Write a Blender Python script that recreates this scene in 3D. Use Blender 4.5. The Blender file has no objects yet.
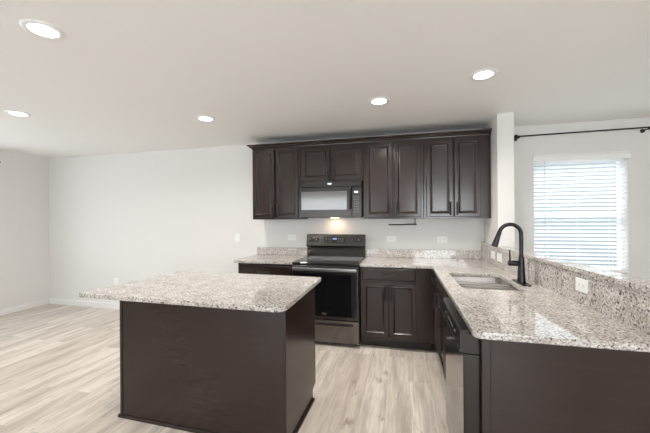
import bpy, bmesh, math, random
from mathutils import Vector, Matrix
random.seed(7)
PI = math.pi
C = bpy.context.scene.collection
sc = bpy.context.scene

# ---------------------------------------------------------------- camera
FPX = 311.583
cd = bpy.data.cameras.new('camera'); cam = bpy.data.objects.new('camera', cd); C.objects.link(cam)
cd.sensor_fit = 'HORIZONTAL'; cd.sensor_width = 36.0; cd.lens = FPX / 650 * 36
cd.shift_y = (217.57 - 216.5) / 650
cd.clip_start = 0.05; cd.clip_end = 200
cam.matrix_world = (Matrix.Translation((1.201, -3.995, 1.414)) @ Matrix.Rotation(0.239, 4, 'Z')
                    @ Matrix.Rotation(PI / 2, 4, 'X') @ Matrix.Rotation(-0.007, 4, 'Z'))
sc.camera = cam

# ---------------------------------------------------------------- world, lights, exposure
w = bpy.data.worlds.new('sky'); sc.world = w; w.use_nodes = True
wn = w.node_tree
bgn = wn.nodes['Background']; bgn.inputs[0].default_value = (0.92, 0.96, 1.0, 1); bgn.inputs[1].default_value = 5.0
sc.view_settings.view_transform = 'Standard'; sc.view_settings.look = 'None'
sc.view_settings.exposure = -0.36; sc.view_settings.gamma = 1.0; sc.view_settings.use_curve_mapping = False
sc.cycles.max_bounces = 10; sc.cycles.diffuse_bounces = 7; sc.cycles.glossy_bounces = 5
sc.cycles.sample_clamp_indirect = 4.0
try:
    sc.cycles.use_denoising = True
except Exception:
    pass

def area(name, loc, rot, sx, sy, power, col):
    l = bpy.data.lights.new(name, 'AREA'); l.shape = 'RECTANGLE'; l.size = sx; l.size_y = sy
    l.energy = power; l.color = col
    o = bpy.data.objects.new(name, l); C.objects.link(o); o.location = loc; o.rotation_euler = rot
    return o
area('daylight_patio_door', (-1.0, -7.28, 1.12), (PI / 2, 0, 0), 3.0, 2.0, 26, (0.93, 0.97, 1.0))
area('daylight_rear_window', (2.5, -7.28, 1.45), (PI / 2, 0, 0), 1.8, 1.3, 105, (0.93, 0.97, 1.0))
area('daylight_left_window', (-4.63, -2.0, 1.3), (PI / 2, 0, -PI / 2), 1.8, 1.5, 8, (0.86, 0.94, 1.0))

sl = bpy.data.lights.new('blind_sun', 'SUN'); sl.energy = 6.0; sl.angle = math.radians(3); sl.color = (1.0, .98, .95)  # lamp added outside to make the translucent blind slats brighter
so_ = bpy.data.objects.new('blind_sun', sl); C.objects.link(so_); so_.location = (6, 8, 8)
so_.rotation_euler = Vector((-0.10, -0.62, -0.78)).to_track_quat('-Z', 'Y').to_euler()

# ---------------------------------------------------------------- materials
def mat(name, col=(0.8, 0.8, 0.8), rough=0.5, metal=0.0, spec=0.5, emit=None, es=0.0, coat=0.0):
    m = bpy.data.materials.new(name); m.use_nodes = True
    b = m.node_tree.nodes['Principled BSDF']
    b.inputs['Base Color'].default_value = (*col, 1); b.inputs['Roughness'].default_value = rough
    b.inputs['Metallic'].default_value = metal; b.inputs['Specular IOR Level'].default_value = spec
    b.inputs['Coat Weight'].default_value = coat
    if emit:
        b.inputs['Emission Color'].default_value = (*emit, 1); b.inputs['Emission Strength'].default_value = es
    return m
def nodes(m):
    t = m.node_tree
    return t, t.nodes, t.links, t.nodes['Principled BSDF']
def ramp(n, stops):
    r = n.new('ShaderNodeValToRGB'); e = r.color_ramp.elements
    e[0].position, e[0].color = stops[0][0], (*stops[0][1], 1)
    e[1].position, e[1].color = stops[1][0], (*stops[1][1], 1)
    for p, c in stops[2:]:
        x = e.new(p); x.color = (*c, 1)
    return r
def mixc(n, l, fac, a, b, mode='MIX'):
    x = n.new('ShaderNodeMix'); x.data_type = 'RGBA'; x.blend_type = mode
    for s, v in ((0, fac), (6, a), (7, b)):
        if hasattr(v, 'is_output'): l.new(v, x.inputs[s])
        elif isinstance(v, (int, float)): x.inputs[s].default_value = v
        else: x.inputs[s].default_value = (*v, 1)
    return x.outputs[2]
def noise(n, l, vec, scale, detail=3, rough=0.55):
    x = n.new('ShaderNodeTexNoise'); x.inputs['Scale'].default_value = scale
    x.inputs['Detail'].default_value = detail; x.inputs['Roughness'].default_value = rough
    l.new(vec, x.inputs['Vector']); return x.outputs['Fac']
def bump(n, l, b, h, strength, dist=0.002):
    x = n.new('ShaderNodeBump'); x.inputs['Strength'].default_value = strength; x.inputs['Distance'].default_value = dist
    l.new(h, x.inputs['Height']); l.new(x.outputs[0], b.inputs['Normal'])
def pos(n):
    return n.new('ShaderNodeNewGeometry').outputs['Position']
G = lambda v: (v, v, v)

def wall_paint(name, col, bs, sc_=220):
    m = mat(name, col, 0.7, spec=0.3); t, n, l, b = nodes(m)
    bump(n, l, b, noise(n, l, pos(n), sc_, 2), bs, 0.001); return m
M = {}
M['wall'] = wall_paint('wall_paint', (0.75, 0.738, 0.72), 0.15)
M['ceiling'] = wall_paint('ceiling_texture', (0.87, 0.86, 0.84), 0.6, 60)
M['white'] = mat('white_trim_paint', (0.86, 0.86, 0.85), 0.35)
M['basepaint'] = mat('baseboard_paint', (0.80, 0.79, 0.775), 0.4)
M['plastic'] = mat('white_plastic', (0.88, 0.88, 0.87), 0.3)
M['slot'] = mat('socket_slot', (0.05, 0.05, 0.05), 0.6)

def granite(name, big=1.0):
    m = mat(name, rough=0.035, spec=0.6); t, n, l, b = nodes(m); p = pos(n)
    base = ramp(n, [(0.36, (0.46, 0.415, 0.375)), (0.62, (0.62, 0.59, 0.555))])
    l.new(noise(n, l, p, 11, 4), base.inputs[0])
    g1 = ramp(n, [(0.48, G(0)), (0.60, G(1))]); l.new(noise(n, l, p, 85, 3, 0.6), g1.inputs[0])
    c = mixc(n, l, g1.outputs[0], base.outputs[0], (0.31, 0.28, 0.265))
    g3 = ramp(n, [(0.58, G(0)), (0.64, G(1))]); l.new(noise(n, l, p, 105, 2, 0.5), g3.inputs[0])
    c = mixc(n, l, g3.outputs[0], c, (0.72, 0.705, 0.68))
    mp = n.new('ShaderNodeVectorMath'); mp.operation = 'ADD'; mp.inputs[1].default_value = (3.1, 7.7, 1.9); l.new(p, mp.inputs[0])
    g2 = ramp(n, [(0.58, G(0)), (0.63, G(1))]); l.new(noise(n, l, mp.outputs[0], 76, 2, 0.6), g2.inputs[0])
    c = mixc(n, l, g2.outputs[0], c, (0.09, 0.078, 0.072))
    l.new(c, b.inputs['Base Color']); return m
M['granite'] = granite('speckled_granite')

def wood(name, c1, c2, rough, axis='Z', coat=0.0):
    m = mat(name, c1, rough, spec=0.5, coat=coat); t, n, l, b = nodes(m)
    tc = n.new('ShaderNodeTexCoord'); mp = n.new('ShaderNodeMapping')
    mp.inputs['Scale'].default_value = (40, 40, 1.6) if axis == 'Z' else (1.6, 40, 40)
    l.new(tc.outputs['Object'], mp.inputs[0])
    f = noise(n, l, mp.outputs[0], 1.0, 5, 0.6)
    r = ramp(n, [(0.35, c2), (0.68, c1)]); l.new(f, r.inputs[0])
    l.new(r.outputs[0], b.inputs['Base Color'])
    bump(n, l, b, f, 0.01, 0.0003); return m
M['espresso'] = wood('espresso_stained_wood', (0.027, 0.0168, 0.0140), (0.0235, 0.0145, 0.012), 0.2)
M['espresso_h'] = wood('espresso_stained_wood_across', (0.027, 0.0168, 0.0140), (0.0235, 0.0145, 0.012), 0.2, 'X')
M['toe'] = mat('toe_kick_black_brown', (0.02, 0.014, 0.012), 0.5)

def lvp():
    m = mat('oak_look_plank', rough=0.32, spec=0.4); t, n, l, b = nodes(m); p = pos(n)
    mp = n.new('ShaderNodeMapping'); mp.inputs['Rotation'].default_value = (0, 0, PI / 2); l.new(p, mp.inputs[0])
    br = n.new('ShaderNodeTexBrick'); br.offset = 0.37; br.offset_frequency = 2
    br.inputs['Color1'].default_value = (0, 0, 0, 1); br.inputs['Color2'].default_value = (1, 1, 1, 1)
    br.inputs['Mortar'].default_value = (0.5, 0.5, 0.5, 1)
    br.inputs['Scale'].default_value = 1; br.inputs['Mortar Size'].default_value = 0.0012
    br.inputs['Mortar Smooth'].default_value = 0.2; br.inputs['Bias'].default_value = 0
    br.inputs['Brick Width'].default_value = 1.22; br.inputs['Row Height'].default_value = 0.18
    l.new(mp.outputs[0], br.inputs['Vector'])
    tone = br.outputs['Color']; mort = br.outputs['Fac']
    # every plank takes its own piece of the grain
    off = n.new('ShaderNodeVectorMath'); off.operation = 'SCALE'; l.new(tone, off.inputs[0]); off.inputs[3].default_value = 37.0
    ad = n.new('ShaderNodeVectorMath'); ad.operation = 'ADD'; l.new(p, ad.inputs[0]); l.new(off.outputs[0], ad.inputs[1])
    def grain(sx, sy, sca, det, ro):
        q = n.new('ShaderNodeMapping'); q.inputs['Scale'].default_value = (sx, sy, 1); l.new(ad.outputs[0], q.inputs[0])
        return noise(n, l, q.outputs[0], sca, det, ro)
    wide = ramp(n, [(0.44, G(0)), (0.64, G(1))]); l.new(grain(11, 1.3, 1, 4, 0.6), wide.inputs[0])
    fine = ramp(n, [(0.45, G(0)), (0.75, G(1))]); l.new(grain(60, 3, 1, 4, 0.65), fine.inputs[0])
    knot = ramp(n, [(0.58, G(0)), (0.70, G(1))]); l.new(grain(14, 3.5, 1, 5, 0.75), knot.inputs[0])
    c0 = mixc(n, l, tone, (0.64, 0.565, 0.50), (0.80, 0.73, 0.66))
    s = n.new('ShaderNodeMath'); s.operation = 'MULTIPLY'; s.inputs[1].default_value = 0.75; l.new(wide.outputs[0], s.inputs[0])
    c1 = mixc(n, l, s.outputs[0], c0, (0.41, 0.355, 0.31))
    s2 = n.new('ShaderNodeMath'); s2.operation = 'MULTIPLY'; s2.inputs[1].default_value = 0.55; l.new(fine.outputs[0], s2.inputs[0])
    c2 = mixc(n, l, s2.outputs[0], c1, (0.36, 0.30, 0.26))
    s3 = n.new('ShaderNodeMath'); s3.operation = 'MULTIPLY'; s3.inputs[1].default_value = 0.75; l.new(knot.outputs[0], s3.inputs[0])
    c3 = mixc(n, l, s3.outputs[0], c2, (0.27, 0.21, 0.175))
    s4 = n.new('ShaderNodeMath'); s4.operation = 'MULTIPLY'; s4.inputs[1].default_value = 0.5; l.new(mort, s4.inputs[0])
    c4 = mixc(n, l, s4.outputs[0], c3, (0.25, 0.2, 0.17))
    l.new(c4, b.inputs['Base Color']); bump(n, l, b, fine.outputs[0], 0.06, 0.0008); return m
M['floor'] = lvp()

def brushed(name, col, rough, metal=0.9, sc_=(2, 2, 300)):
    m = mat(name, col, rough, metal); t, n, l, b = nodes(m)
    tc = n.new('ShaderNodeTexCoord'); mp = n.new('ShaderNodeMapping'); mp.inputs['Scale'].default_value = sc_
    l.new(tc.outputs['Object'], mp.inputs[0]); f = noise(n, l, mp.outputs[0], 1, 2)
    r = ramp(n, [(0.3, G(rough * 0.8)), (0.7, G(rough * 1.25))]); l.new(f, r.inputs[0]); l.new(r.outputs[0], b.inputs['Roughness'])
    return m
M['blacksteel'] = brushed('black_stainless', (0.17, 0.155, 0.148), 0.10)
M['blacksteel_dark'] = brushed('black_stainless_dark', (0.085, 0.077, 0.074), 0.22)
M['mwsteel'] = brushed('black_stainless_front', (0.05, 0.044, 0.042), 0.2)
M['steel'] = brushed('brushed_steel', (0.64, 0.61, 0.585), 0.25, 1.0)
M['handlesteel'] = brushed('dark_brushed_handle', (0.30, 0.30, 0.30), 0.3, 1.0)
M['handlebright'] = mat('bright_steel_rim', (0.80, 0.77, 0.74), 0.35, 1.0)
M['silver'] = mat('polished_silver', (0.8, 0.8, 0.8), 0.2, 1.0)
M['blackglass'] = mat('black_glass', (0.006, 0.006, 0.007), 0.03, spec=0.5)
M['cookglass'] = mat('cooktop_glass', (0.02, 0.018, 0.018), 0.06, spec=0.6)
M['mirrorglass'] = mat('microwave_window_glass', (0.19, 0.185, 0.18), 0.10, metal=0.6)
M['blackplastic'] = mat('black_plastic', (0.02, 0.02, 0.02), 0.35)
M['blackmetal'] = mat('black_metal', (0.014, 0.013, 0.014), 0.32, metal=0.3)
M['bronze'] = mat('matte_black_faucet', (0.022, 0.022, 0.026), 0.25, metal=0.6)
M['keys'] = mat('keypad_print', (0.24, 0.24, 0.24), 0.4)
M['ringprint'] = mat('burner_print', (0.05, 0.05, 0.05), 0.2)
M['mwkeys'] = mat('keypad_print_dim', (0.10, 0.10, 0.10), 0.4)
M['display'] = mat('lit_display', (0.5, 0.6, 0.7), 0.3, emit=(0.75, 0.85, 1.0), es=0.9)
M['blue'] = mat('blue_clock_display', (0.02, 0.03, 0.1), 0.3, emit=(0.35, 0.5, 1.0), es=1.2)
M['lens'] = mat('lamp_lens', (1, 1, 1), 0.5, emit=(1.0, 0.95, 0.88), es=14.0)
M['knobtick'] = mat('knob_mark', (0.6, 0.6, 0.6), 0.4)
def glassy():
    m = bpy.data.materials.new('window_glass'); m.use_nodes = True; t = m.node_tree; n, l = t.nodes, t.links
    n.clear(); o = n.new('ShaderNodeOutputMaterial'); mx = n.new('ShaderNodeMixShader')
    lw = n.new('ShaderNodeLayerWeight'); lw.inputs[0].default_value = .5
    pw = n.new('ShaderNodeMath'); pw.operation = 'POWER'; pw.inputs[1].default_value = 4.0; l.new(lw.outputs['Facing'], pw.inputs[0])
    fr = n.new('ShaderNodeMath'); fr.operation = 'MULTIPLY_ADD'; fr.inputs[1].default_value = .6; fr.inputs[2].default_value = .035; l.new(pw.outputs[0], fr.inputs[0])
    tr = n.new('ShaderNodeBsdfTransparent'); tr.inputs[0].default_value = (0.93, 0.96, 0.97, 1)
    gl = n.new('ShaderNodeBsdfGlossy'); gl.inputs['Roughness'].default_value = 0.02
    l.new(fr.outputs[0], mx.inputs[0]); l.new(tr.outputs[0], mx.inputs[1]); l.new(gl.outputs[0], mx.inputs[2]); l.new(mx.outputs[0], o.inputs[0])
    return m
M['glass'] = glassy()
def slatmat():
    m = bpy.data.materials.new('white_blind_slat'); m.use_nodes = True; t = m.node_tree; n, l = t.nodes, t.links
    b = n['Principled BSDF']; b.inputs['Base Color'].default_value = (0.9, 0.9, 0.9, 1); b.inputs['Roughness'].default_value = 0.4
    tl = n.new('ShaderNodeBsdfTranslucent'); tl.inputs[0].default_value = (0.9, 0.93, 0.95, 1)
    mx = n.new('ShaderNodeMixShader'); mx.inputs[0].default_value = 0.6
    l.new(b.outputs[0], mx.inputs[1]); l.new(tl.outputs[0], mx.inputs[2]); l.new(mx.outputs[0], n['Material Output'].inputs[0])
    return m
M['slat'] = slatmat()
M['concrete'] = mat('pale_concrete', (0.6, 0.6, 0.58), 0.8)
M['siding'] = mat('backdrop_siding', (0.22, 0.235, 0.25), 0.8)

# ---------------------------------------------------------------- mesh helpers
class MB:
    def __init__(s): s.bm = bmesh.new()
    def box(s, x0, x1, y0, y1, z0, z1, bev=0.0, seg=1):
        bm = s.bm
        if x1 < x0: x0, x1 = x1, x0
        if y1 < y0: y0, y1 = y1, y0
        r = bmesh.ops.create_cube(bm, size=1.0); vs = r['verts']
        for v in vs:
            v.co = Vector(((x0 + x1) / 2 + v.co.x * (x1 - x0), (y0 + y1) / 2 + v.co.y * (y1 - y0), (z0 + z1) / 2 + v.co.z * (z1 - z0)))
        if bev > 0:
            es = list({e for v in vs for e in v.link_edges})
            bmesh.ops.bevel(bm, geom=es, offset=bev, segments=seg, affect='EDGES', profile=0.5)
        return s
    def tube(s, pts, rad, n=12, cap=True):
        bm = s.bm; pts = [Vector(p) for p in pts]; k = len(pts)
        rs = rad if isinstance(rad, (list, tuple)) else [rad] * k
        rings = []; up = None
        for i, p in enumerate(pts):
            d = (pts[min(i + 1, k - 1)] - pts[max(i - 1, 0)]).normalized()
            if up is None:
                a = Vector((0, 0, 1)) if abs(d.z) < 0.9 else Vector((1, 0, 0))
                up = (a - d * a.dot(d)).normalized()
            else: up = (up - d * up.dot(d)).normalized()
            sd = d.cross(up)
            rings.append([bm.verts.new(p + (up * math.cos(t) + sd * math.sin(t)) * rs[i]) for t in [2 * PI * j / n for j in range(n)]])
        for a, b in zip(rings, rings[1:]):
            for j in range(n):
                bm.faces.new((a[j], a[(j + 1) % n], b[(j + 1) % n], b[j]))
        if cap:
            bm.faces.new(rings[0][::-1]); bm.faces.new(rings[-1])
        return s
    def lathe(s, prof, c=(0, 0, 0), n=32, axis='Z', closed=False):
        bm = s.bm; rings = []
        for r, h in prof:
            ring = []
            for j in range(n):
                a = 2 * PI * j / n; x, y = r * math.cos(a), r * math.sin(a)
                q = {'Z': (x, y, h), 'Y': (x, h, y), 'X': (h, x, y)}[axis]
                ring.append(bm.verts.new(Vector(q) + Vector(c)))
            rings.append(ring)
        for a, b in zip(rings, rings[1:]):
            for j in range(n): bm.faces.new((a[j], a[(j + 1) % n], b[(j + 1) % n], b[j]))
        if not closed:
            bm.faces.new(rings[0][::-1]); bm.faces.new(rings[-1])
        return s
    def rings(s, loops, back=None):
        """panel facing -Y: loops = (inset, y) steps of rectangle x0..x1, z0..z1"""
        return s
    def panel(s, x0, x1, z0, z1, yb, steps):
        bm = s.bm; L = []
        for ins, y in [(0, yb)] + steps:
            L.append([bm.verts.new((x, y, z)) for x, z in ((x0 + ins, z0 + ins), (x1 - ins, z0 + ins), (x1 - ins, z1 - ins), (x0 + ins, z1 - ins))])
        for a, b in zip(L, L[1:]):
            for j in range(4): bm.faces.new((a[j], a[(j + 1) % 4], b[(j + 1) % 4], b[j]))
        bm.faces.new(L[-1]); bm.faces.new(L[0][::-1])
        return s
    def prism(s, prof, x0, x1, axis='X'):
        """prof in (y,z) extruded along x (or (x,z) along y)"""
        bm = s.bm
        f = (lambda u, v, t: (t, u, v)) if axis == 'X' else (lambda u, v, t: (u, t, v))
        a = [bm.verts.new(f(u, v, x0)) for u, v in prof]; b = [bm.verts.new(f(u, v, x1)) for u, v in prof]
        k = len(prof)
        for j in range(k): bm.faces.new((a[j], a[(j + 1) % k], b[(j + 1) % k], b[j]))
        bm.faces.new(a[::-1]); bm.faces.new(b); return s
    def poly(s, pts, z0, z1, bev=0.0):
        bm = s.bm
        a = [bm.verts.new((x, y, z0)) for x, y in pts]; b = [bm.verts.new((x, y, z1)) for x, y in pts]
        k = len(pts); fs = []
        for j in range(k): fs.append(bm.faces.new((a[j], a[(j + 1) % k], b[(j + 1) % k], b[j])))
        fs.append(bm.faces.new(a[::-1])); t = bm.faces.new(b); fs.append(t)
        if bev:
            es = list(t.edges) + list(fs[-2].edges)
            bmesh.ops.bevel(bm, geom=es, offset=bev, segments=2, affect='EDGES', profile=0.5)
        return s
    def build(s, name, m, parent=None, smooth=None, origin=None):
        bmesh.ops.recalc_face_normals(s.bm, faces=s.bm.faces)
        me = bpy.data.meshes.new(name)
        if origin: bmesh.ops.translate(s.bm, verts=s.bm.verts, vec=-Vector(origin))
        s.bm.to_mesh(me); s.bm.free(); me.materials.append(m)
        if smooth is not None:
            for p in me.polygons: p.use_smooth = True
            try: me.set_sharp_from_angle(angle=math.radians(smooth))
            except Exception: pass
        o = bpy.data.objects.new(name, me); C.objects.link(o)
        if parent: o.parent = parent
        if origin: o.location = origin
        return o
def thing(name, label, cat, loc=(0, 0, 0), rz=0, group=None):
    o = bpy.data.objects.new(name, None); C.objects.link(o); o.location = loc; o.rotation_euler = (0, 0, rz)
    o.empty_display_size = 0.1; o['label'] = label; o['category'] = cat
    if group: o['group'] = group
    return o
def tag(o, label, cat, group=None):
    o['label'] = label; o['category'] = cat
    if group: o['group'] = group
    return o
def struct(o): o['kind'] = 'structure'; return o
def rrect(x0, x1, y0, y1, r, n=6):
    rs = r if isinstance(r, (list, tuple)) else [r] * 4
    pts = []
    for (cx, cy, a0), q in zip(((x1, y1, 0), (x0, y1, 90), (x0, y0, 180), (x1, y0, 270)), rs):
        sx = -1 if cx == x1 else 1; sy = -1 if cy == y1 else 1
        if q <= 0: pts.append((cx, cy)); continue
        for i in range(n + 1):
            a = math.radians(a0 + 90 * i / n)
            pts.append((cx + sx * q + q * math.cos(a), cy + sy * q + q * math.sin(a)))
    return pts
def fillet(pts, rad, n=6):
    out = []; k = len(pts)
    for i, p in enumerate(pts):
        r = rad.get(i, 0); p = Vector(p)
        if r <= 0: out.append(tuple(p)); continue
        a = (Vector(pts[i - 1]) - p).normalized(); b = (Vector(pts[(i + 1) % k]) - p).normalized()
        p0, p1 = p + a * r, p + b * r
        for j in range(n + 1):
            t = j / n; out.append(tuple(p0 * (1 - t) ** 2 + p * 2 * t * (1 - t) + p1 * t * t))
    return out
def slab_mesh(name, outline, holes, z0, z1, bev, m, parent=None):
    """stone slab with holes: filled 2D curve, extruded and softly eased, turned into a plain mesh"""
    cu = bpy.data.curves.new(name, 'CURVE'); cu.dimensions = '2D'; cu.fill_mode = 'BOTH'
    for pts in [outline] + holes:
        sp = cu.splines.new('POLY'); sp.points.add(len(pts) - 1); sp.use_cyclic_u = True
        for q, (x, y) in zip(sp.points, pts): q.co = (x, y, 0, 1)
    cu.extrude = (z1 - z0) / 2 - bev; cu.bevel_depth = bev; cu.bevel_resolution = 2; cu.offset = -bev
    tmp = bpy.data.objects.new(name, cu); C.objects.link(tmp)
    dg = bpy.context.evaluated_depsgraph_get(); dg.update()
    me = bpy.data.meshes.new_from_object(tmp.evaluated_get(dg)); bpy.data.objects.remove(tmp)
    me.materials.clear(); me.materials.append(m)
    for v in me.vertices: v.co.z += (z0 + z1) / 2
    for p in me.polygons: p.use_smooth = False
    o = bpy.data.objects.new(name, me); C.objects.link(o)
    if parent: o.parent = parent
    return o

# ---------------------------------------------------------------- room shell
ZC = 2.445
XL, XR, YF = -4.55, 4.6, -7.2
struct(MB().box(XL - .15, XR + .15, YF - .15, .14, -.1, 0).build('floor', M['floor']))
struct(MB().box(XL - .15, XR + .15, YF - .15, .14, ZC, ZC + .1).build('ceiling', M['ceiling']))
WX0, WX1, WZ0, WZ1 = 2.668, 3.558, 0.80, 2.05
b = MB()
b.box(XL - .15, WX0, 0, .14, 0, ZC); b.box(WX1, XR + .15, 0, .14, 0, ZC)
b.box(WX0, WX1, 0, .14, 0, WZ0); b.box(WX0, WX1, 0, .14, WZ1, ZC)
struct(b.build('wall_back', M['wall']))
b = MB()
b.box(XL - .15, XL, -1.1, 0, 0, ZC); b.box(XL - .15, XL, YF, -2.9, 0, ZC)
b.box(XL - .15, XL, -2.9, -1.1, 0, .55); b.box(XL - .15, XL, -2.9, -1.1, 2.05, ZC)
struct(b.build('wall_left', M['wall']))
struct(MB().box(XR, XR + .15, YF, 0, 0, ZC).build('wall_right', M['wall']))
b = MB()
for x0, x1 in ((XL - .15, -2.5), (.5, 1.6), (3.4, XR + .15)): b.box(x0, x1, YF - .15, YF, 0, ZC)
b.box(-2.5, .5, YF - .15, YF, 2.12, ZC); b.box(1.6, 3.4, YF - .15, YF, 2.12, ZC); b.box(1.6, 3.4, YF - .15, YF, 0, .8); b.box(-2.5, .5, YF - .15, YF, 0, .1)
struct(b.build('wall_front', M['wall']))
# short full height wall that ends the cabinet run, and the half wall that carries on from it
FX = 2.145       # kitchen side face of both
SP = 0.05        # the half wall drifts outwards a little per metre
def fx(y): return FX + SP * max(0.0, -0.55 - y)
struct(MB().box(FX, FX + .15, -.55, 0, 0, ZC).build('wall_column', M['wall']))
b = MB(); b.poly([(fx(-.55), -.551), (fx(-2.62), -2.62), (fx(-2.62) + .075, -2.62), (fx(-.55) + .075, -.551)], 0, 1.087)
struct(b.build('wall_half', M['wall']))
# baseboards
def baseboard(name, y0, y1, x0, x1, axis):
    b = MB()
    if axis == 'X':
        b.prism([(0, 0), (-.014, 0), (-.014, .075), (-.009, .088), (-.004, .092), (0, .092)], x0, x1, 'X')
    else:
        b.prism([(XL, 0), (XL + .014, 0), (XL + .014, .075), (XL + .009, .088), (XL + .004, .092), (XL, .092)], y0, y1, 'Y')
    return struct(b.build(name, M['basepaint']))
baseboard('baseboard_back', 0, 0, XL, -.67, 'X')
baseboard('baseboard_left', YF, -.015, 0, 0, 'Y')
struct(MB().prism([(0, 0), (-.014, 0), (-.014, .088), (0, .092)], FX + .15, XR, 'X').build('baseboard_nook', M['white']))

# windows
def window(name, loc, rz, wd, z0, z1, mid=True):
    r = bpy.data.objects.new(name, None); C.objects.link(r); r['kind'] = 'structure'; r.location = loc; r.rotation_euler = (0, 0, rz)
    f = MB(); t = .03; h = wd / 2
    f.box(-h, -h + t, -.03, .03, z0, z1, .004); f.box(h - t, h, -.03, .03, z0, z1, .004)
    f.box(-h + t, h - t, -.03, .03, z0, z0 + t, .004); f.box(-h + t, h - t, -.03, .03, z1 - t, z1, .004)
    f.build('window_frame', M['white'], r)
    zm = (z0 + z1) / 2
    if mid: MB().box(-h + t, h - t, -.025, .025, zm - .03, zm + .03, .004).build('sash_rail', M['white'], r)
    MB().box(-h + t, h - t, -.004, .002, z0 + t, z1 - t).build('pane', M['glass'], r)
    return r
window('window_1', ((WX0 + WX1) / 2, .105, 0), 0, WX1 - WX0, WZ0, WZ1)
window('window_2', (XL - .1, -2.0, 0), PI / 2, 1.8, .55, 2.05)
window('window_3', (2.5, YF - .1, 0), 0, 1.8, .8, 2.12)
window('window_4', (-1.0, YF - .1, 0), 0, 3.0, .1, 2.12, False)
struct(MB().box(WX0 + .001, WX1 - .001, -.02, .07, WZ0 + .001, WZ0 + .018, .004).build('trim_1', M['white']))
# outside
struct(MB().box(-9, 12, .16, 14, -.25, -.15).build('ground', M['concrete']))

r = thing('backdrop_house', 'house wall added outside as a backdrop behind the white window blind', 'house', (4, 6, -.15))  # added backdrop, keeps the gaps darker than the lit slats
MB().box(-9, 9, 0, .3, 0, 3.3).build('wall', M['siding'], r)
MB().prism([(-.5, 3.301), (3.5, 5.2), (3.5, 3.301)], -9.4, 9.4).build('roof', mat('grey_shingle', (.3, .3, .31), .9), r)
fr = MB().box(-.9, .3, -.04, -.001, .9, 2.0, .01).build('window_frame', M['white'], r)
MB().box(-.82, .22, -.05, -.041, .98, 1.92).build('pane', M['blackglass'], fr)

# ---------------------------------------------------------------- recessed ceiling lamps
LAMPS = [(-.68, -2.71, 'recessed ceiling light nearest the camera, above the island at upper left'),
         (-2.40, -1.76, 'recessed ceiling light farthest left, over the empty floor'),
         (-.75, -1.16, 'recessed ceiling light left of the wall cabinets, between island and back wall'),
         (1.02, -1.19, 'recessed ceiling light in front of the middle wall cabinets'),
         (1.79, -1.52, 'recessed ceiling light farthest right, above the peninsula sink')]
first = None
for x, y, lab in LAMPS:
    if first is None:
        r = thing('recessed_light', lab, 'ceiling light', (x, y, ZC), 0, 'recessed ceiling lights')
        MB().lathe([(.063, -.001), (.066, -.006), (.085, -.008), (.094, -.004), (.096, 0), (.063, -.0005)], n=48, closed=True).build('trim_ring', M['white'], r, 40)
        MB().lathe([(.0635, -.001), (.0635, -.004), (.05, -.006), (.001, -.0065)], n=48).build('lamp_lens', M['lens'], r, 40)
        lg = bpy.data.lights.new('downlight', 'AREA'); lg.shape = 'DISK'; lg.size = .12; lg.energy = 12.5; lg.spread = math.radians(150); lg.color = (1.0, .95, .88)
        lo = bpy.data.objects.new('downlight', lg); C.objects.link(lo); lo.parent = r; lo.location = (0, 0, -.0085)
        first = r
    else:
        r = first.copy(); C.objects.link(r); r.location = (x, y, ZC); r['label'] = lab
        for ch in list(first.children):
            c = ch.copy(); C.objects.link(c); c.parent = r
            if c.type == 'LIGHT': c.data = ch.data.copy(); c.data.energy = {1.02: 24, 1.79: 12}.get(x, 12.5)

# ---------------------------------------------------------------- cabinet pieces
def arc(cx, cy, rx, ry, a0, a1, n):
    return [(cx + rx * math.cos(math.radians(a0 + (a1 - a0) * k / n)), cy - ry * math.sin(math.radians(a0 + (a1 - a0) * k / n))) for k in range(n + 1)]
# inset from the edge, depth in front of the frame: rounded edge, flat rail, rounded bead, sloped cove, flat centre
DOOR = arc(.005, -.015, .005, .005, 180, 90, 3) + [(.0065, -.020), (.0345, -.020)] + arc(.040, -.0195, .005, .0035, 150, 15, 4) + [(.0475, -.0165), (.056, -.0120)] + arc(.061, -.0085, .004, .0022, 150, 30, 3) + [(.066, -.0092), (.0675, -.0092)]
DRAW = arc(.004, -.008, .004, .004, 180, 90, 3) + [(.009, -.0125)] + arc(.015, -.0165, .005, .0035, 180, 90, 3) + [(.0165, -.020)]
def door(parent, x0, x1, z0, z1, yf, hx=None, hz=None, name='door'):
    d = MB().panel(x0, x1, z0, z1, yf - .001, [(i, yf + y) for i, y in DOOR]).build(name, M['espresso'], parent, 38)
    if hx is not None: pull(d, hx, hz, yf - .020, True)
    return d
def drawer(parent, x0, x1, z0, z1, yf, name='drawer', handle=True):
    d = MB().panel(x0, x1, z0, z1, yf - .001, [(i, yf + y) for i, y in DRAW]).build(name, M['espresso_h'], parent, 38)
    if handle: pull(d, (x0 + x1) / 2, (z0 + z1) / 2, yf - .020, False)
    return d
def pull(parent, x, z, y, vert, L=.128):
    b = MB(); h = L / 2; r = .0065; o = .030
    if vert:
        b.tube([(x, y - o, z - h - .008), (x, y - o, z + h + .008)], r, 10)
        for s in (-1, 1): b.tube([(x, y, z + s * h), (x, y - o, z + s * h)], .005, 8)
    else:
        b.tube([(x - h - .008, y - o, z), (x + h + .008, y - o, z)], r, 10)
        for s in (-1, 1): b.tube([(x + s * h, y, z), (x + s * h, y - o, z)], .005, 8)
    return b.build('handle', M['blackmetal'], parent, 40)

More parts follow.
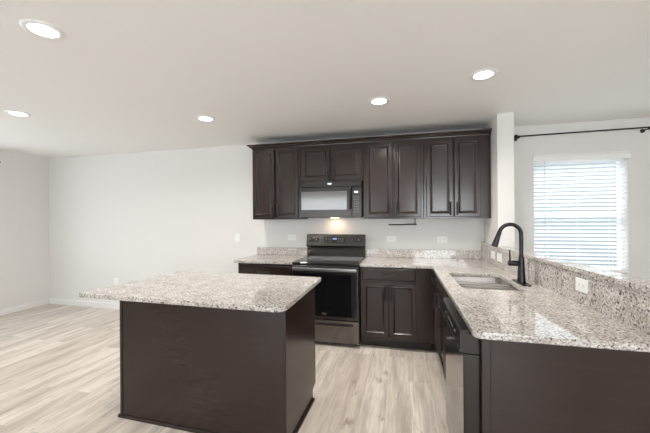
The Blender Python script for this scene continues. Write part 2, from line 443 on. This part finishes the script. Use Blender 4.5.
# ---- wall cabinets (local x along the run, face towards -Y)
UB, UT = 1.395, 2.290
def wall_cabinet(label, x0, x1, z0, z1, doors, hz, grp='wall cabinets over the back counter', panel_right=False):
    r = thing('wall_cabinet', label, 'cabinet', (x0, 0, z0), 0, grp)
    w_ = x1 - x0; h = z1 - z0
    MB().box(0, w_, -.31, -.003, 0, h, .0015).build('cabinet_box', M['espresso'], r)
    f = MB(); a, b_ = doors[0][0], doors[-1][1]
    st = .03
    f.box(0, st, -.33, -.3105, 0, h, .0015); f.box(w_ - st - (w_ - b_ - .02 if w_ - b_ > .05 else 0), w_, -.33, -.3105, 0, h, .0015)
    xe = w_ - st - (w_ - b_ - .02 if w_ - b_ > .05 else 0)
    f.box(st, xe, -.33, -.3105, 0, .03, .001); f.box(st, xe, -.33, -.3105, h - .03, h, .001)
    f.build('face_frame', M['espresso'], r)
    for i, (d0, d1) in enumerate(doors):
        hx = d1 - .028 if i == 0 else d0 + .028
        door(r, d0, d1, .018, h - .022, -.33, hx, hz)
    return r
wall_cabinet('tall dark wall cabinet left of the microwave, at the left end of the run', -.645, -.003, UB, UT, [(.018, .303), (.327, .618)], .11)
wall_cabinet('short dark wall cabinet directly above the microwave', 0, .772, 1.851, UT, [(.024, .372), (.390, .752)], .09)
wall_cabinet('tall dark wall cabinet right of the microwave, the middle one', .775, 1.449, UB, UT, [(.025, .333), (.352, .645)], .11)
wall_cabinet('tall dark wall cabinet at the right end of the run, against the wall column', 1.452, 2.138, UB, UT, [(.028, .306), (.320, .580)], .11)
# crown
cr = MB()
prof = [(-.006, 2.2915), (-.338, 2.2915), (-.340, 2.300), (-.352, 2.306), (-.366, 2.322), (-.385, 2.330), (-.386, 2.342), (-.006, 2.342)]
cr.prism(prof, -.645, 2.14)
ls = [(-.645, 2.2915), (-.652, 2.300), (-.664, 2.306), (-.678, 2.322), (-.697, 2.330), (-.698, 2.342), (-.645, 2.342)]
ff = [-.338, -.340, -.352, -.366, -.385, -.386, -.386]
bm = cr.bm
fa = [bm.verts.new((x, y, z)) for (x, z), y in zip(ls, ff)]; ba = [bm.verts.new((x, -.006, z)) for x, z in ls]
for j in range(6): bm.faces.new((fa[j], fa[j + 1], ba[j + 1], ba[j]))
bm.faces.new(fa[::-1]); bm.faces.new(ba)
tag(cr.build('crown_moulding', M['espresso_h']), 'dark crown moulding along the top of all the wall cabinets', 'moulding')

# ---- base cabinets
BT = .880
def base_box(r, w_, depth=.60, toe=.10, left_end=False, right_end=False):
    MB().box(0, w_, -depth + .02, -.004, toe, BT, .0015).build('cabinet_box', M['espresso'], r)
    MB().box(.0, w_, -depth + .075, -.05, 0, toe - .001).build('toe_kick', M['toe'], r)
def frame(r, xs, z0, z1, yf, rails):
    f = MB()
    for a, b_ in xs: f.box(a, b_, yf, yf + .0195, z0, z1, .001)
    xa, xb = xs[0][1], xs[-1][0]
    for a, b_ in rails: f.box(xa, xb, yf, yf + .0195, a, b_, .001)
    return f.build('face_frame', M['espresso'], r)
# left of the range
r = thing('base_cabinet', 'dark base cabinet with one drawer pull, left of the range behind the island', 'cabinet', (-.70, 0, 0))
base_box(r, .692, .61); frame(r, [(0, .04), (.652, .692)], .10, BT, -.61, [(.85, .88), (.10, .145), (.70, .73)])
drawer(r, .018, .672, .715, .862, -.61)
door(r, .018, .340, .125, .700, -.61, .312, .60); door(r, .352, .672, .125, .700, -.61, .380, .60)
# right of the range
r = thing('base_cabinet', 'dark base cabinet right of the range with a drawer above two doors', 'cabinet', (.770, 0, 0))
base_box(r, .735, .61); frame(r, [(0, .03), (.56, .765)], .10, BT, -.61, [(.85, .88), (.10, .145), (.705, .735)])
drawer(r, .014, .578, .737, .866, -.61)
door(r, .014, .292, .136, .712, -.61, .266, .615); door(r, .306, .578, .136, .712, -.61, .332, .615)

# peninsula run: local x = towards the camera, local -y = towards the kitchen
PX = FX - .005        # back of the boxes
PF = .595             # depth of the run, frame face at world x = PX - PF
def pen(name, label, cat, y): return thing(name, label, cat, (PX, y, 0), -PI / 2)
r = pen('base_cabinet', 'narrow dark corner cabinet where the peninsula meets the back counter', 'cabinet', -.632)
MB().box(0, .305, -PF + .02, -.004, .10, BT, .001).build('cabinet_box', M['espresso'], r)
MB().box(0, .305, -PF + .075, -.05, 0, .099).build('toe_kick', M['toe'], r)
frame(r, [(0, .04), (.27, .305)], .10, BT, -PF, [(.85, .88), (.10, .145), (.705, .735)])
drawer(r, .03, .295, .737, .866, -PF); door(r, .03, .295, .136, .712, -PF, .267, .62)
r = pen('base_cabinet', 'dark sink base cabinet in the peninsula beside the dishwasher', 'cabinet', -.940)
b = MB(); W_ = .925
b.box(0, .018, -PF + .02, -.004, .10, BT, .001); b.box(W_ - .018, W_, -PF + .02, -.004, .10, BT, .001)
b.box(.018, W_ - .018, -.012, -.004, .10, BT); b.box(.018, W_ - .018, -PF + .02, -.012, .10, .118)
b.build('cabinet_box', M['espresso'], r)
MB().box(0, W_, -PF + .075, -.05, 0, .099).build('toe_kick', M['toe'], r)
frame(r, [(0, .03), (.445, .48), (W_ - .03, W_)], .10, BT, -PF, [(.85, .88), (.10, .145), (.705, .735)])
for a, b_, hx in ((.014, .455, .427), (.469, W_ - .014, .497)):
    drawer(r, a, b_, .737, .866, -PF, 'false_drawer_front', False); door(r, a, b_, .136, .712, -PF, hx, .62)
# dishwasher
r = pen('dishwasher', 'black stainless dishwasher at the end of the peninsula', 'dishwasher', -1.866)
DW = .598
MB().box(.004, DW - .004, -PF + .02, -.02, .10, .872).build('tub', M['blackplastic'], r)
MB().box(.0, DW, -PF + .07, -.06, 0, .099).build('toe_kick', M['toe'], r)
d = MB().box(.003, DW - .003, -PF - .069, -PF + .018, .105, .785, .004, 2).build('door', M['mwsteel'], r)
MB().box(.006, DW - .006, -PF - .0715, -PF - .0692, .108, .782, .001).build('door_skin', M['blacksteel'], d)
b = MB(); b.prism([(-PF + .018, .790), (-PF - .070, .790), (-PF - .085, .800), (-PF - .085, .884), (-PF - .076, .896), (-PF - .048, .896), (-PF - .045, .878), (-PF + .018, .878)], .003, DW - .003)
cp = b.build('control_panel', M['mwsteel'], r)
MB().box(.010, DW - .010, -PF - .0857, -PF - .0847, .795, .799).build('lower_edge', M['silver'], cp)
for i in range(7): MB().box(.22 + i * .026, .236 + i * .026, -PF - .0860, -PF - .0848, .838, .846).build('button', M['keys'], cp)
for a, e in ((.13, .14), (.44, .47)): MB().box(a, e, -PF - .0860, -PF - .0848, .837, .847).build('indicator', M['keys'], cp)
# end panel of the peninsula
r = thing('end_panel', 'large dark panel closing the near end of the peninsula', 'panel', (PX, -2.485, 0))
MB().box(-PF, fx(-2.5) - PX - .002, -.004, .018, 0, .882, .002).build('panel_board', M['espresso_h'], r)
MB().box(-PF, -PF + .035, -.010, -.0042, .0, .880, .002).build('corner_trim', M['espresso'], r)

# ---------------------------------------------------------------- range
r = thing('range', 'black stainless electric range under the microwave', 'stove', (.003, 0, 0))
RW = .757
MB().box(.002, RW - .002, -.62, -.02, .04, .885, .002).build('body', M['blackplastic'], r)
for x in (.05, RW - .05):
    for y in (-.56, -.08): MB().lathe([(.018, 0), (.018, .0395)], (x, y, 0), 12).build('leveling_foot', M['blackplastic'], r)
ct = MB().box(0, RW, -.655, -.075, .886, .912, .004, 2).build('cooktop', M['cookglass'], r)
for cx, cy, rr in ((.20, -.20, .075), (.56, -.20, .09), (.20, -.47, .10), (.56, -.47, .09)):
    MB().lathe([(rr, .9122), (rr + .003, .9126), (rr + .006, .9122)], (cx, cy, 0), 40, closed=True).build('burner_ring', M['ringprint'], ct)
# backguard
b = MB(); b.prism([(-.075, .9125), (-.085, 1.0), (-.062, 1.012), (-.070, 1.035), (-.012, 1.035), (-.012, .886)], 0, RW)
b.build('rear_vent', M['blacksteel'], r, 30)
b = MB(); b.prism([(-.090, 1.0355), (-.100, 1.052), (-.070, 1.188), (-.062, 1.196), (-.012, 1.196), (-.012, 1.0355)], -.004, RW + .004)
bg = b.build('backguard', M['blacksteel_dark'], r)
def on_bg(z): return -.100 + .030 * (z - 1.052) / .136
tl = math.atan2(.030, .136)
for kx in (.055, .135, .600, .685):
    z = 1.125; y = on_bg(z)
    kb = MB().lathe([(.026, 0), (.026, -.006), (.021, -.009), (.019, -.028), (.016, -.031)], (0, 0, 0), 24, 'Y').build('knob', M['blackplastic'], bg, 40)
    kb.location = (kx, y, z); kb.rotation_euler = (-tl, 0, 0)
    mk = MB().box(-.002, .002, -.0325, -.0305, -.014, .014).build('knob_mark', M['knobtick'], kb)
def bg_rect(x0, x1, z0, z1, name, m, par):
    b = MB(); ya, yb = on_bg(z0), on_bg(z1)
    b.prism([(ya - .0012, z0), (yb - .0012, z1), (yb + .001, z1), (ya + .001, z0)], x0, x1); return b.build(name, m, par)
dp = bg_rect(.235, .510, 1.09, 1.162, 'display_panel', M['blackglass'], bg)
bg_rect(.345, .395, 1.132, 1.150, 'clock', M['blue'], dp).location.y = -.001
for i, x in enumerate((.25, .28, .31, .41, .44, .47)):
    for z in (1.105, 1.125, 1.143):
        bb = bg_rect(x, x + .018, z, z + .006, 'button', M['keys'], dp); bb.location.y = -.0013
# oven door
od = MB().box(.004, RW - .004, -.672, -.625, .300, .880, .005, 2).build('oven_door', M['blacksteel_dark'], r)
MB().box(.022, RW - .022, -.6745, -.6715, .335, .800, .001).build('door_glass', M['blackglass'], od)
b = MB(); b.box(.018, RW - .018, -.722, -.704, .829, .865, .008, 3)
for x in (.045, RW - .045): b.box(x - .012, x + .012, -.706, -.671, .834, .860, .003)
b.build('handle', M['handlesteel'], od, 40)
b = MB(); b.poly([(.375 + .030 * math.cos(t), .0115 * math.sin(t)) for t in [2 * PI * i / 28 for i in range(28)]], 0, .002)
for v in b.bm.verts: v.co = Vector((v.co.x, -.6745 - v.co.z, .360 + v.co.y))
b.build('badge', M['silver'], od)
dr = MB().box(.004, RW - .004, -.668, -.625, .045, .292, .005, 2).build('drawer', M['blacksteel'], r)
b = MB()
b.prism([(-.667, .262), (-.688, .252), (-.690, .240), (-.667, .232)], .07, RW - .07)
b.build('drawer_pull', M['blacksteel'], dr, 30)

# ---------------------------------------------------------------- microwave
r = thing('microwave', 'black stainless over-the-range microwave under the short wall cabinet', 'microwave', (.006, 0, 1.413))
MW, MH = .757, .434
MB().box(0, MW, -.37, -.004, 0, MH, .003).build('body', M['blackplastic'], r)
MB().box(.001, MW - .001, -.404, -.3705, MH - .072, MH - .002, .003).build('vent_panel', M['mwsteel'], r)
b = MB(); b.poly([(.378 + .030 * math.cos(t), .0115 * math.sin(t)) for t in [2 * PI * i / 28 for i in range(28)]], 0, .002)
for v in b.bm.verts: v.co = Vector((v.co.x, -.4045 - v.co.z, MH - .034 + v.co.y))
b.build('badge', M['silver'], r)
d = MB().box(.001, .642, -.410, -.3705, .004, MH - .074, .004, 2).build('door', M['mwsteel'], r)
MB().box(.030, .585, -.4118, -.4095, .092, .312, .002).build('door_window', M['mirrorglass'], d)
b = MB(); b.tube([(.622, -.408, .100), (.622, -.435, .106), (.622, -.440, .125), (.622, -.440, .325), (.622, -.435, .344), (.622, -.408, .350)], .012, 12)
b.build('handle', M['blackplastic'], d, 40)
cp = MB().box(.645, MW - .001, -.410, -.3705, .004, MH - .074, .004, 2).build('control_panel', M['mwsteel'], r)
MB().box(.672, .716, -.4115, -.4098, .285, .306, .001).build('display', M['display'], cp)
for i in range(3):
    for j in range(7):
        x, z = .668 + i * .021, .062 + j * .029
        MB().box(x, x + .014, -.4112, -.4098, z, z + .012).build('button', M['mwkeys'], cp)
MB().box(.02, .09, -.36, -.33, -.006, -.0005, .002).build('lamp_cover', M['blackplastic'], r)
MB().box(.33, .43, -.16, -.10, -.005, -.0005, .001).build('cooktop_lamp', mat('cooktop_lamp_lens', (1, .9, .8), .5, emit=(1, .80, .58), es=9), r)

lg = bpy.data.lights.new('cooktop_light', 'AREA'); lg.shape = 'RECTANGLE'; lg.size = .09; lg.size_y = .05; lg.energy = .9; lg.color = (1, .72, .48)
lo = bpy.data.objects.new('cooktop_light', lg); C.objects.link(lo); lo.parent = r; lo.location = (.38, -.13, -.0065)

# ---------------------------------------------------------------- stone
GT0, GT1 = .8835, .914
slab_mesh('countertop', [(-.007, -.012), (-.735, -.012), (-.735, -.655), (-.007, -.655)], [], GT0, GT1, .004, M['granite'])
tag(C.objects['countertop'], 'short speckled granite countertop left of the range', 'countertop')
SX0, SX1, SY0, SY1 = 1.615, 2.020, -1.650, -1.000
hole = rrect(SX0, SX1, SY0, SY1, .05)[::-1]
outl = [(.768, -.012), (.768, -.655), (1.506, -.655), (1.506, -2.530), (fx(-2.53) - .012, -2.530), (FX - .012, -.60), (FX - .012, -.012)]
outl = fillet(outl, {2: .02, 3: .045})
ct = slab_mesh('countertop', outl, [hole], GT0, GT1, .004, M['granite'])
tag(ct, 'long L-shaped speckled granite countertop right of the range, holding the sink', 'countertop')
# splashes
tag(MB().box(-.735, -.006, -.030, -.002, GT1 + .0005, 1.012, .002).build('backsplash', M['granite']), 'low granite backsplash strip behind the counter left of the range', 'backsplash')
tag(MB().box(.768, FX - .031, -.030, -.002, GT1 + .0005, 1.012, .002).build('backsplash', M['granite']), 'low granite backsplash strip behind the counter right of the range', 'backsplash')
b = MB(); ZT = 1.087
b.poly([(FX - .0015, -.002), (FX - .030, -.002), (FX - .030, -.552), (fx(-1.284) - .030, -1.284), (fx(-1.284) - .0015, -1.284), (FX - .0015, -.552)], GT1 + .0005, 1.087, .0015)
tag(b.build('backsplash', M['granite']), 'tall granite splash panel behind the faucet, holding two outlets', 'backsplash')
b = MB(); b.poly([(fx(-1.288) - .0015, -1.288), (fx(-1.288) - .022, -1.288), (fx(-2.6) - .022, -2.6), (fx(-2.6) - .0015, -2.6)], GT1 + .0005, ZT, .0015)
tag(b.build('backsplash', M['granite']), 'tall granite splash panel on the half wall nearest the camera, holding one outlet', 'backsplash')
b = MB(); b.poly([(FX - .0015, -.004), (FX - .0015, -.553), (FX + .085, -.553), (fx(-2.66) + .085, -2.66), (fx(-2.66) - .034, -2.66),
                  (fx(-1.287) - .034, -1.287), (fx(-1.284) - .031, -1.284), (FX - .031, -.553), (FX - .031, -.004)][::-1], 1.0880, 1.115, .003)
tag(b.build('bar_ledge', M['granite']), 'granite bar ledge capping the half wall beside the window', 'ledge')

# ---------------------------------------------------------------- island
r = thing('kitchen_island', 'dark wood kitchen island with a granite top, standing alone on the floor', 'island', (-.15, -1.88, 0), math.radians(-1.6))
IX0, IX1, IY0, IY1 = -.595, .672, -.305, .300
MB().box(IX0 + .004, IX1 - .014, IY0 + .004, IY1 - .02, .10, .882).build('cabinet_box', M['espresso'], r)
MB().box(IX0 + .01, IX1 - .02, IY0 + .006, IY1 - .075, 0, .0995).build('toe_kick', M['toe'], r)
MB().box(IX0, IX1, IY0 - .006, IY0 + .0038, .0, .883, .001).build('back_panel', M['espresso_h'], r)
b = MB(); b.prism([(IY0 + .004, 0), (IY1 - .072, 0), (IY1 - .072, .075), (IY1 - .06, .088), (IY1, .10), (IY1, .883), (IY0 + .004, .883)], IX1 - .0135, IX1)
b.build('side_panel', M['espresso'], r)
b = MB(); b.prism([(IY0 + .004, 0), (IY1 - .072, 0), (IY1 - .072, .088), (IY1, .10), (IY1, .883), (IY0 + .004, .883)], IX0, IX0 + .0038)
b.build('side_panel', M['espresso'], r)
for xx, dx in ((IX0 - .005, .020), (IX1 - .013, .018)):
    MB().box(xx, xx + dx, IY0 - .012, IY0 - .0062, .0, .883, .002).build('corner_trim', M['espresso'], r)
MB().prism([(IY0 - .0062, 0), (IY0 - .020, 0), (IY0 - .019, .012), (IY0 - .0130, .018), (IY0 - .0062, .020)], IX0 - .018, IX1 + .018).build('shoe_moulding', M['espresso_h'], r)
MB().prism([(IX1 + .001, 0), (IX1 + .016, 0), (IX1 + .015, .012), (IX1 + .008, .018), (IX1 + .001, .020)], IY0 - .006, IY1 - .072, 'Y').build('shoe_moulding', M['espresso'], r)
MB().prism([(IX0 - .001, 0), (IX0 - .016, 0), (IX0 - .015, .012), (IX0 - .008, .018), (IX0 - .001, .020)], IY0 - .006, IY1 - .072, 'Y').build('shoe_moulding', M['espresso'], r)
# kitchen side doors and drawers of the island (face +Y)
def flip(o):
    for v in o.data.vertices: v.co.x, v.co.y = -v.co.x, -v.co.y
for k in range(3):
    a = -IX1 + .02 + k * .413; e = a + .400
    objs = [drawer(r, a, e, .737, .866, -IY1 + .02), door(r, a, e, .125, .712, -IY1 + .02, e - .028, .615)]
    for o in objs:
        flip(o)
        for c in o.children: flip(c)
top = fillet([(.690, .440), (-.735, .440), (-.775, -.480), (.728, -.468)], {0: .025, 1: .025, 2: .025, 3: .075})
slab_mesh('stone_top', top, [], GT0, GT1, .004, M['granite'], r)

# ---------------------------------------------------------------- sink
r = thing('kitchen_sink', 'stainless undermount sink with two bowls set in the peninsula counter', 'sink', (0, 0, 0))
def bowl(name, x0, x1, y0, y1, zt, zb):
    b = MB(); bm = b.bm; L = []
    for ins, z, rd in ((-.004, zt, .055), (0, zt - .002, .05), (.006, zb + .03, .045), (.018, zb + .008, .04), (.04, zb, .03)):
        L.append([bm.verts.new((x, y, z)) for x, y in rrect(x0 + ins, x1 - ins, y0 + ins, y1 - ins, rd)])
    for p, q in zip(L, L[1:]):
        k = len(p)
        for j in range(k): bm.faces.new((p[j], p[(j + 1) % k], q[(j + 1) % k], q[j]))
    bm.faces.new(L[-1])
    o = b.build(name, M['steel'], r, 50); md = o.modifiers.new('thick', 'SOLIDIFY'); md.thickness = .0015; md.offset = -1
    cx, cy = (x0 + x1) / 2, (y0 + y1) / 2
    MB().lathe([(.040, zb + .0005), (.040, zb + .003), (.030, zb + .002), (.002, zb + .001)], (cx, cy, 0), 24).build('drain', M['silver'], o, 40)
    return o
DV = -1.325
bowl('bowl', SX0 - .006, SX1 + .006, DV + .014, SY1 + .006, GT0 - .003, .69)
bowl('bowl', SX0 - .006, SX1 + .006, SY0 - .006, DV - .014, GT0 - .003, .72)
MB().box(SX0 + .004, SX1 - .004, DV - .013, DV + .013, GT0 - .012, GT0 - .003, .004, 2).build('divider', M['handlebright'], r)

# ---------------------------------------------------------------- faucet
fy = -1.383; fxx = 2.074
r = thing('kitchen_faucet', 'tall black gooseneck pull-down faucet standing behind the sink', 'faucet', (fxx, fy, GT1))
b = MB(); b.poly([(x, y) for x, y in rrect(-.032, .032, -.125, .125, .031, 8)], .0003, .007, .0015); b.build('deck_plate', M['bronze'], r)
MB().lathe([(.029, .007), (.028, .02), (.024, .10), (.019, .18), (.0145, .21), (.013, .215)], n=24).build('body', M['bronze'], r, 50)
pts = [(0, 0, .21), (0, 0, .30), (0, 0, .365)]
R_ = .074
for i in range(1, 15):
    a = PI * i / 14 * .93; pts.append((-R_ + R_ * math.cos(a), 0, .365 + R_ * math.sin(a)))
MB().tube(pts, .0142, 16).build('spout', M['bronze'], r, 50)
e = Vector(pts[-1]); d = (Vector(pts[-1]) - Vector(pts[-2])).normalized()
MB().tube([e + d * t for t in (-.01, .0, .03, .085, .115, .118)], [.0142, .0155, .0165, .021, .022, .018], 20).build('spray_head', M['bronze'], r, 50)
hd = MB().tube([(-.012, 0, .147), (-.030, 0, .147), (-.083, 0, .147), (-.088, 0, .147)], [.018, .021, .021, .017], 18).build('handle_hub', M['bronze'], r, 50)
MB().tube([(-.076, 0, .155), (-.077, 0, .19), (-.078, 0, .247)], [.006, .0065, .005], 10).build('handle_lever', M['bronze'], hd, 50)

# ---------------------------------------------------------------- outlets and switch
def plate(name, label, loc, rz, wd, ht, kind, cat='outlet'):
    o = thing(name, label, cat, loc, rz)
    pl = MB().box(-wd / 2, wd / 2, -.006, -.0004, -ht / 2, ht / 2, .002, 2).build('cover_plate', M['plastic'], o)
    if kind == 'h':
        for s in (-1, 1):
            so = MB().box(s * .0195 - .014, s * .0195 + .014, -.0078, -.0062, -.0165, .0165, .0006).build('socket', M['plastic'], o)
            b = MB()
            b.box(s * .0195 - .006, s * .0195 + .001, -.0083, -.0079, -.0075, -.0055); b.box(s * .0195 - .006, s * .0195 + .001, -.0083, -.0079, .0055, .0075)
            b.box(s * .0195 + .006, s * .0195 + .010, -.0083, -.0079, -.002, .002)
            b.build('slots', M['slot'], so)
    elif kind == 'v':
        for s in (-1, 1):
            so = MB().box(-.0165, .0165, -.0078, -.0062, s * .0195 - .014, s * .0195 + .014, .0006).build('socket', M['plastic'], o)
            b = MB()
            b.box(-.0075, -.0055, -.0083, -.0079, s * .0195 - .001, s * .0195 + .006); b.box(.0055, .0075, -.0083, -.0079, s * .0195 - .001, s * .0195 + .006)
            b.box(-.002, .002, -.0083, -.0079, s * .0195 - .010, s * .0195 - .006)
            b.build('slots', M['slot'], so)
    elif kind == 'w':
        MB().box(-.033, .033, -.009, -.0062, -.0165, .0165, .0015).build('rocker', M['plastic'], o)
    else:
        MB().box(-.0165, .0165, -.009, -.0062, -.033, .033, .0015).build('rocker', M['plastic'], o)
    return o
plate('light_switch', 'white rocker light switch on the wall left of the short counter', (-1.05, 0, 1.133), 0, .072, .116, 's', 'switch')
plate('wall_outlet', 'white upright outlet low on the empty back wall, behind the island', (-3.17, 0, .425), 0, .072, .116, 'v')
plate('wall_outlet', 'white sideways outlet on the wall left of the range', (-.234, 0, 1.150), 0, .118, .076, 'h')
plate('wall_outlet', 'white sideways outlet on the wall just right of the range', (1.082, 0, 1.143), 0, .118, .076, 'h')
plate('wall_outlet', 'white sideways outlet on the wall near the corner by the sink', (1.682, 0, 1.140), 0, .118, .076, 'h')
an = -PI / 2
plate('light_switch', 'white switch plate on the granite behind the faucet, the farther of two', (FX - .030, -.500, 1.022), an, .118, .080, 'w', 'switch')
plate('light_switch', 'white switch plate on the granite behind the faucet, the nearer of two', (FX - .030 + .0060, -.690, 1.018), an + .05, .118, .080, 'w', 'switch')
plate('wall_outlet', 'white outlet on the granite splash of the half wall right of the faucet', (fx(-1.945) - .022, -1.945, 1.022), an + .05, .112, .076, 'h')

# ---------------------------------------------------------------- under cabinet holder
r = thing('towel_holder', 'thin black towel holder arm hanging under the middle wall cabinet', 'towel holder', (1.361, -.2, UB))
MB().box(-.02, .02, -.02, .02, -.004, -.0005, .001).build('mounting_plate', M['blackmetal'], r)
MB().tube([(0, 0, -.004), (0, 0, -.062), (.012, 0, -.068)], .006, 10).build('bracket_arm', M['blackmetal'], r, 40)
MB().tube([(.020, 0, -.068), (-.305, 0, -.072)], .0075, 10).build('rod', M['blackmetal'], r, 40)

# ---------------------------------------------------------------- blind
r = thing('window_blind', 'white horizontal slat blind covering the nook window, slats open', 'blind', (0, 0, 0))
BX0, BX1 = 2.669, 3.556
b = MB(); b.prism([(-.002, 2.028), (-.022, 2.028), (-.022, 2.075), (-.032, 2.085), (-.040, 2.10), (-.002, 2.10)], BX0 - .012, BX1 + .015)
b.build('valance', M['white'], r)
pitch = .0425; zs = []; z = 2.005
b = MB(); tilt = math.radians(-28)
while z > .845:
    dy, dz = .025 * math.cos(tilt), .025 * math.sin(tilt); cy = .032
    line = [(cy + t * dy, z + t * dz + .0025 * (1 - t * t)) for t in (-1, -.5, 0, .5, 1)]
    va = [b.bm.verts.new((BX0 + .004, p, q)) for p, q in line]; vb = [b.bm.verts.new((BX1 - .004, p, q)) for p, q in line]
    for k in range(4): b.bm.faces.new((va[k], va[k + 1], vb[k + 1], vb[k]))
    zs.append(z); z -= pitch
b.build('slats', M['slat'], r)
zb = z
MB().box(BX0 + .003, BX1 - .003, .010, .055, zb, zb + .018, .003).build('bottom_rail', M['white'], r)
for x in (BX0 + .14, (BX0 + BX1) / 2, BX1 - .14):
    b = MB(); b.tube([(x, .0055, 2.03), (x, .0055, zb)], .0012, 6); b.tube([(x, .0585, 2.03), (x, .0585, zb)], .0012, 6)
    b.build('ladder_cord', M['white'], r)
b = MB(); b.tube([(2.775, -.006, 2.03), (2.775, -.012, 1.17)], .0028, 8); b.tube([(2.775, -.012, 1.10), (2.775, -.012, 1.04)], .0035, 8)
b.tube([(2.775, -.012, 1.17), (2.775, -.012, 1.10)], .001, 6)
b.build('wand', mat('grey_cord', (.35, .38, .42), .5), r, 40)

# ---------------------------------------------------------------- curtain rods
r = thing('curtain_rod', 'long black curtain rod above the nook window', 'curtain rod', (0, 0, 0))
MB().tube([(2.47, -.10, 2.306), (3.70, -.10, 2.318)], .008, 12).build('rod', M['blackmetal'], r, 40)
def ball(x, y, z, rr=.022):
    return MB().lathe([(.001, -rr)] + [(rr * math.cos(t), rr * math.sin(t)) for t in [-PI / 2 + PI * i / 10 for i in range(1, 10)]] + [(.001, rr)], (x, y, z), 16)
ball(2.458, -.10, 2.306).build('finial', M['blackmetal'], r, 60)
ball(3.715, -.10, 2.318).build('finial', M['blackmetal'], r, 60)
for x, z in ((2.485, 2.306), (3.685, 2.317)):
    b = MB(); b.tube([(x, -.002, z - .012), (x, -.10, z - .012)], .006, 8); b.lathe([(.020, 0), (.020, -.008), (.012, -.012)], (x, 0, z - .012), 16, 'Y')
    b.tube([(x, -.10, z - .022), (x, -.10, z + .004)], .011, 10)
    b.build('bracket', M['blackmetal'], r, 40)
r = thing('curtain_rod', 'end of a black curtain rod on the left wall at the photo edge', 'curtain rod', (0, 0, 0))
MB().tube([(-4.46, -.74, 2.25), (-4.46, -3.2, 2.25)], .008, 12).build('rod', M['blackmetal'], r, 40)
ball(-4.46, -.725, 2.25).build('finial', M['blackmetal'], r, 60)
ball(-4.46, -3.215, 2.25).build('finial', M['blackmetal'], r, 60)
for y in (-.80, -3.15):
    b = MB(); b.tube([(-4.548, y, 2.238), (-4.46, y, 2.238)], .006, 8); b.lathe([(.020, 0), (.020, .008), (.012, .012)], (-4.55, y, 2.238), 16, 'X')
    b.build('bracket', M['blackmetal'], r, 40)
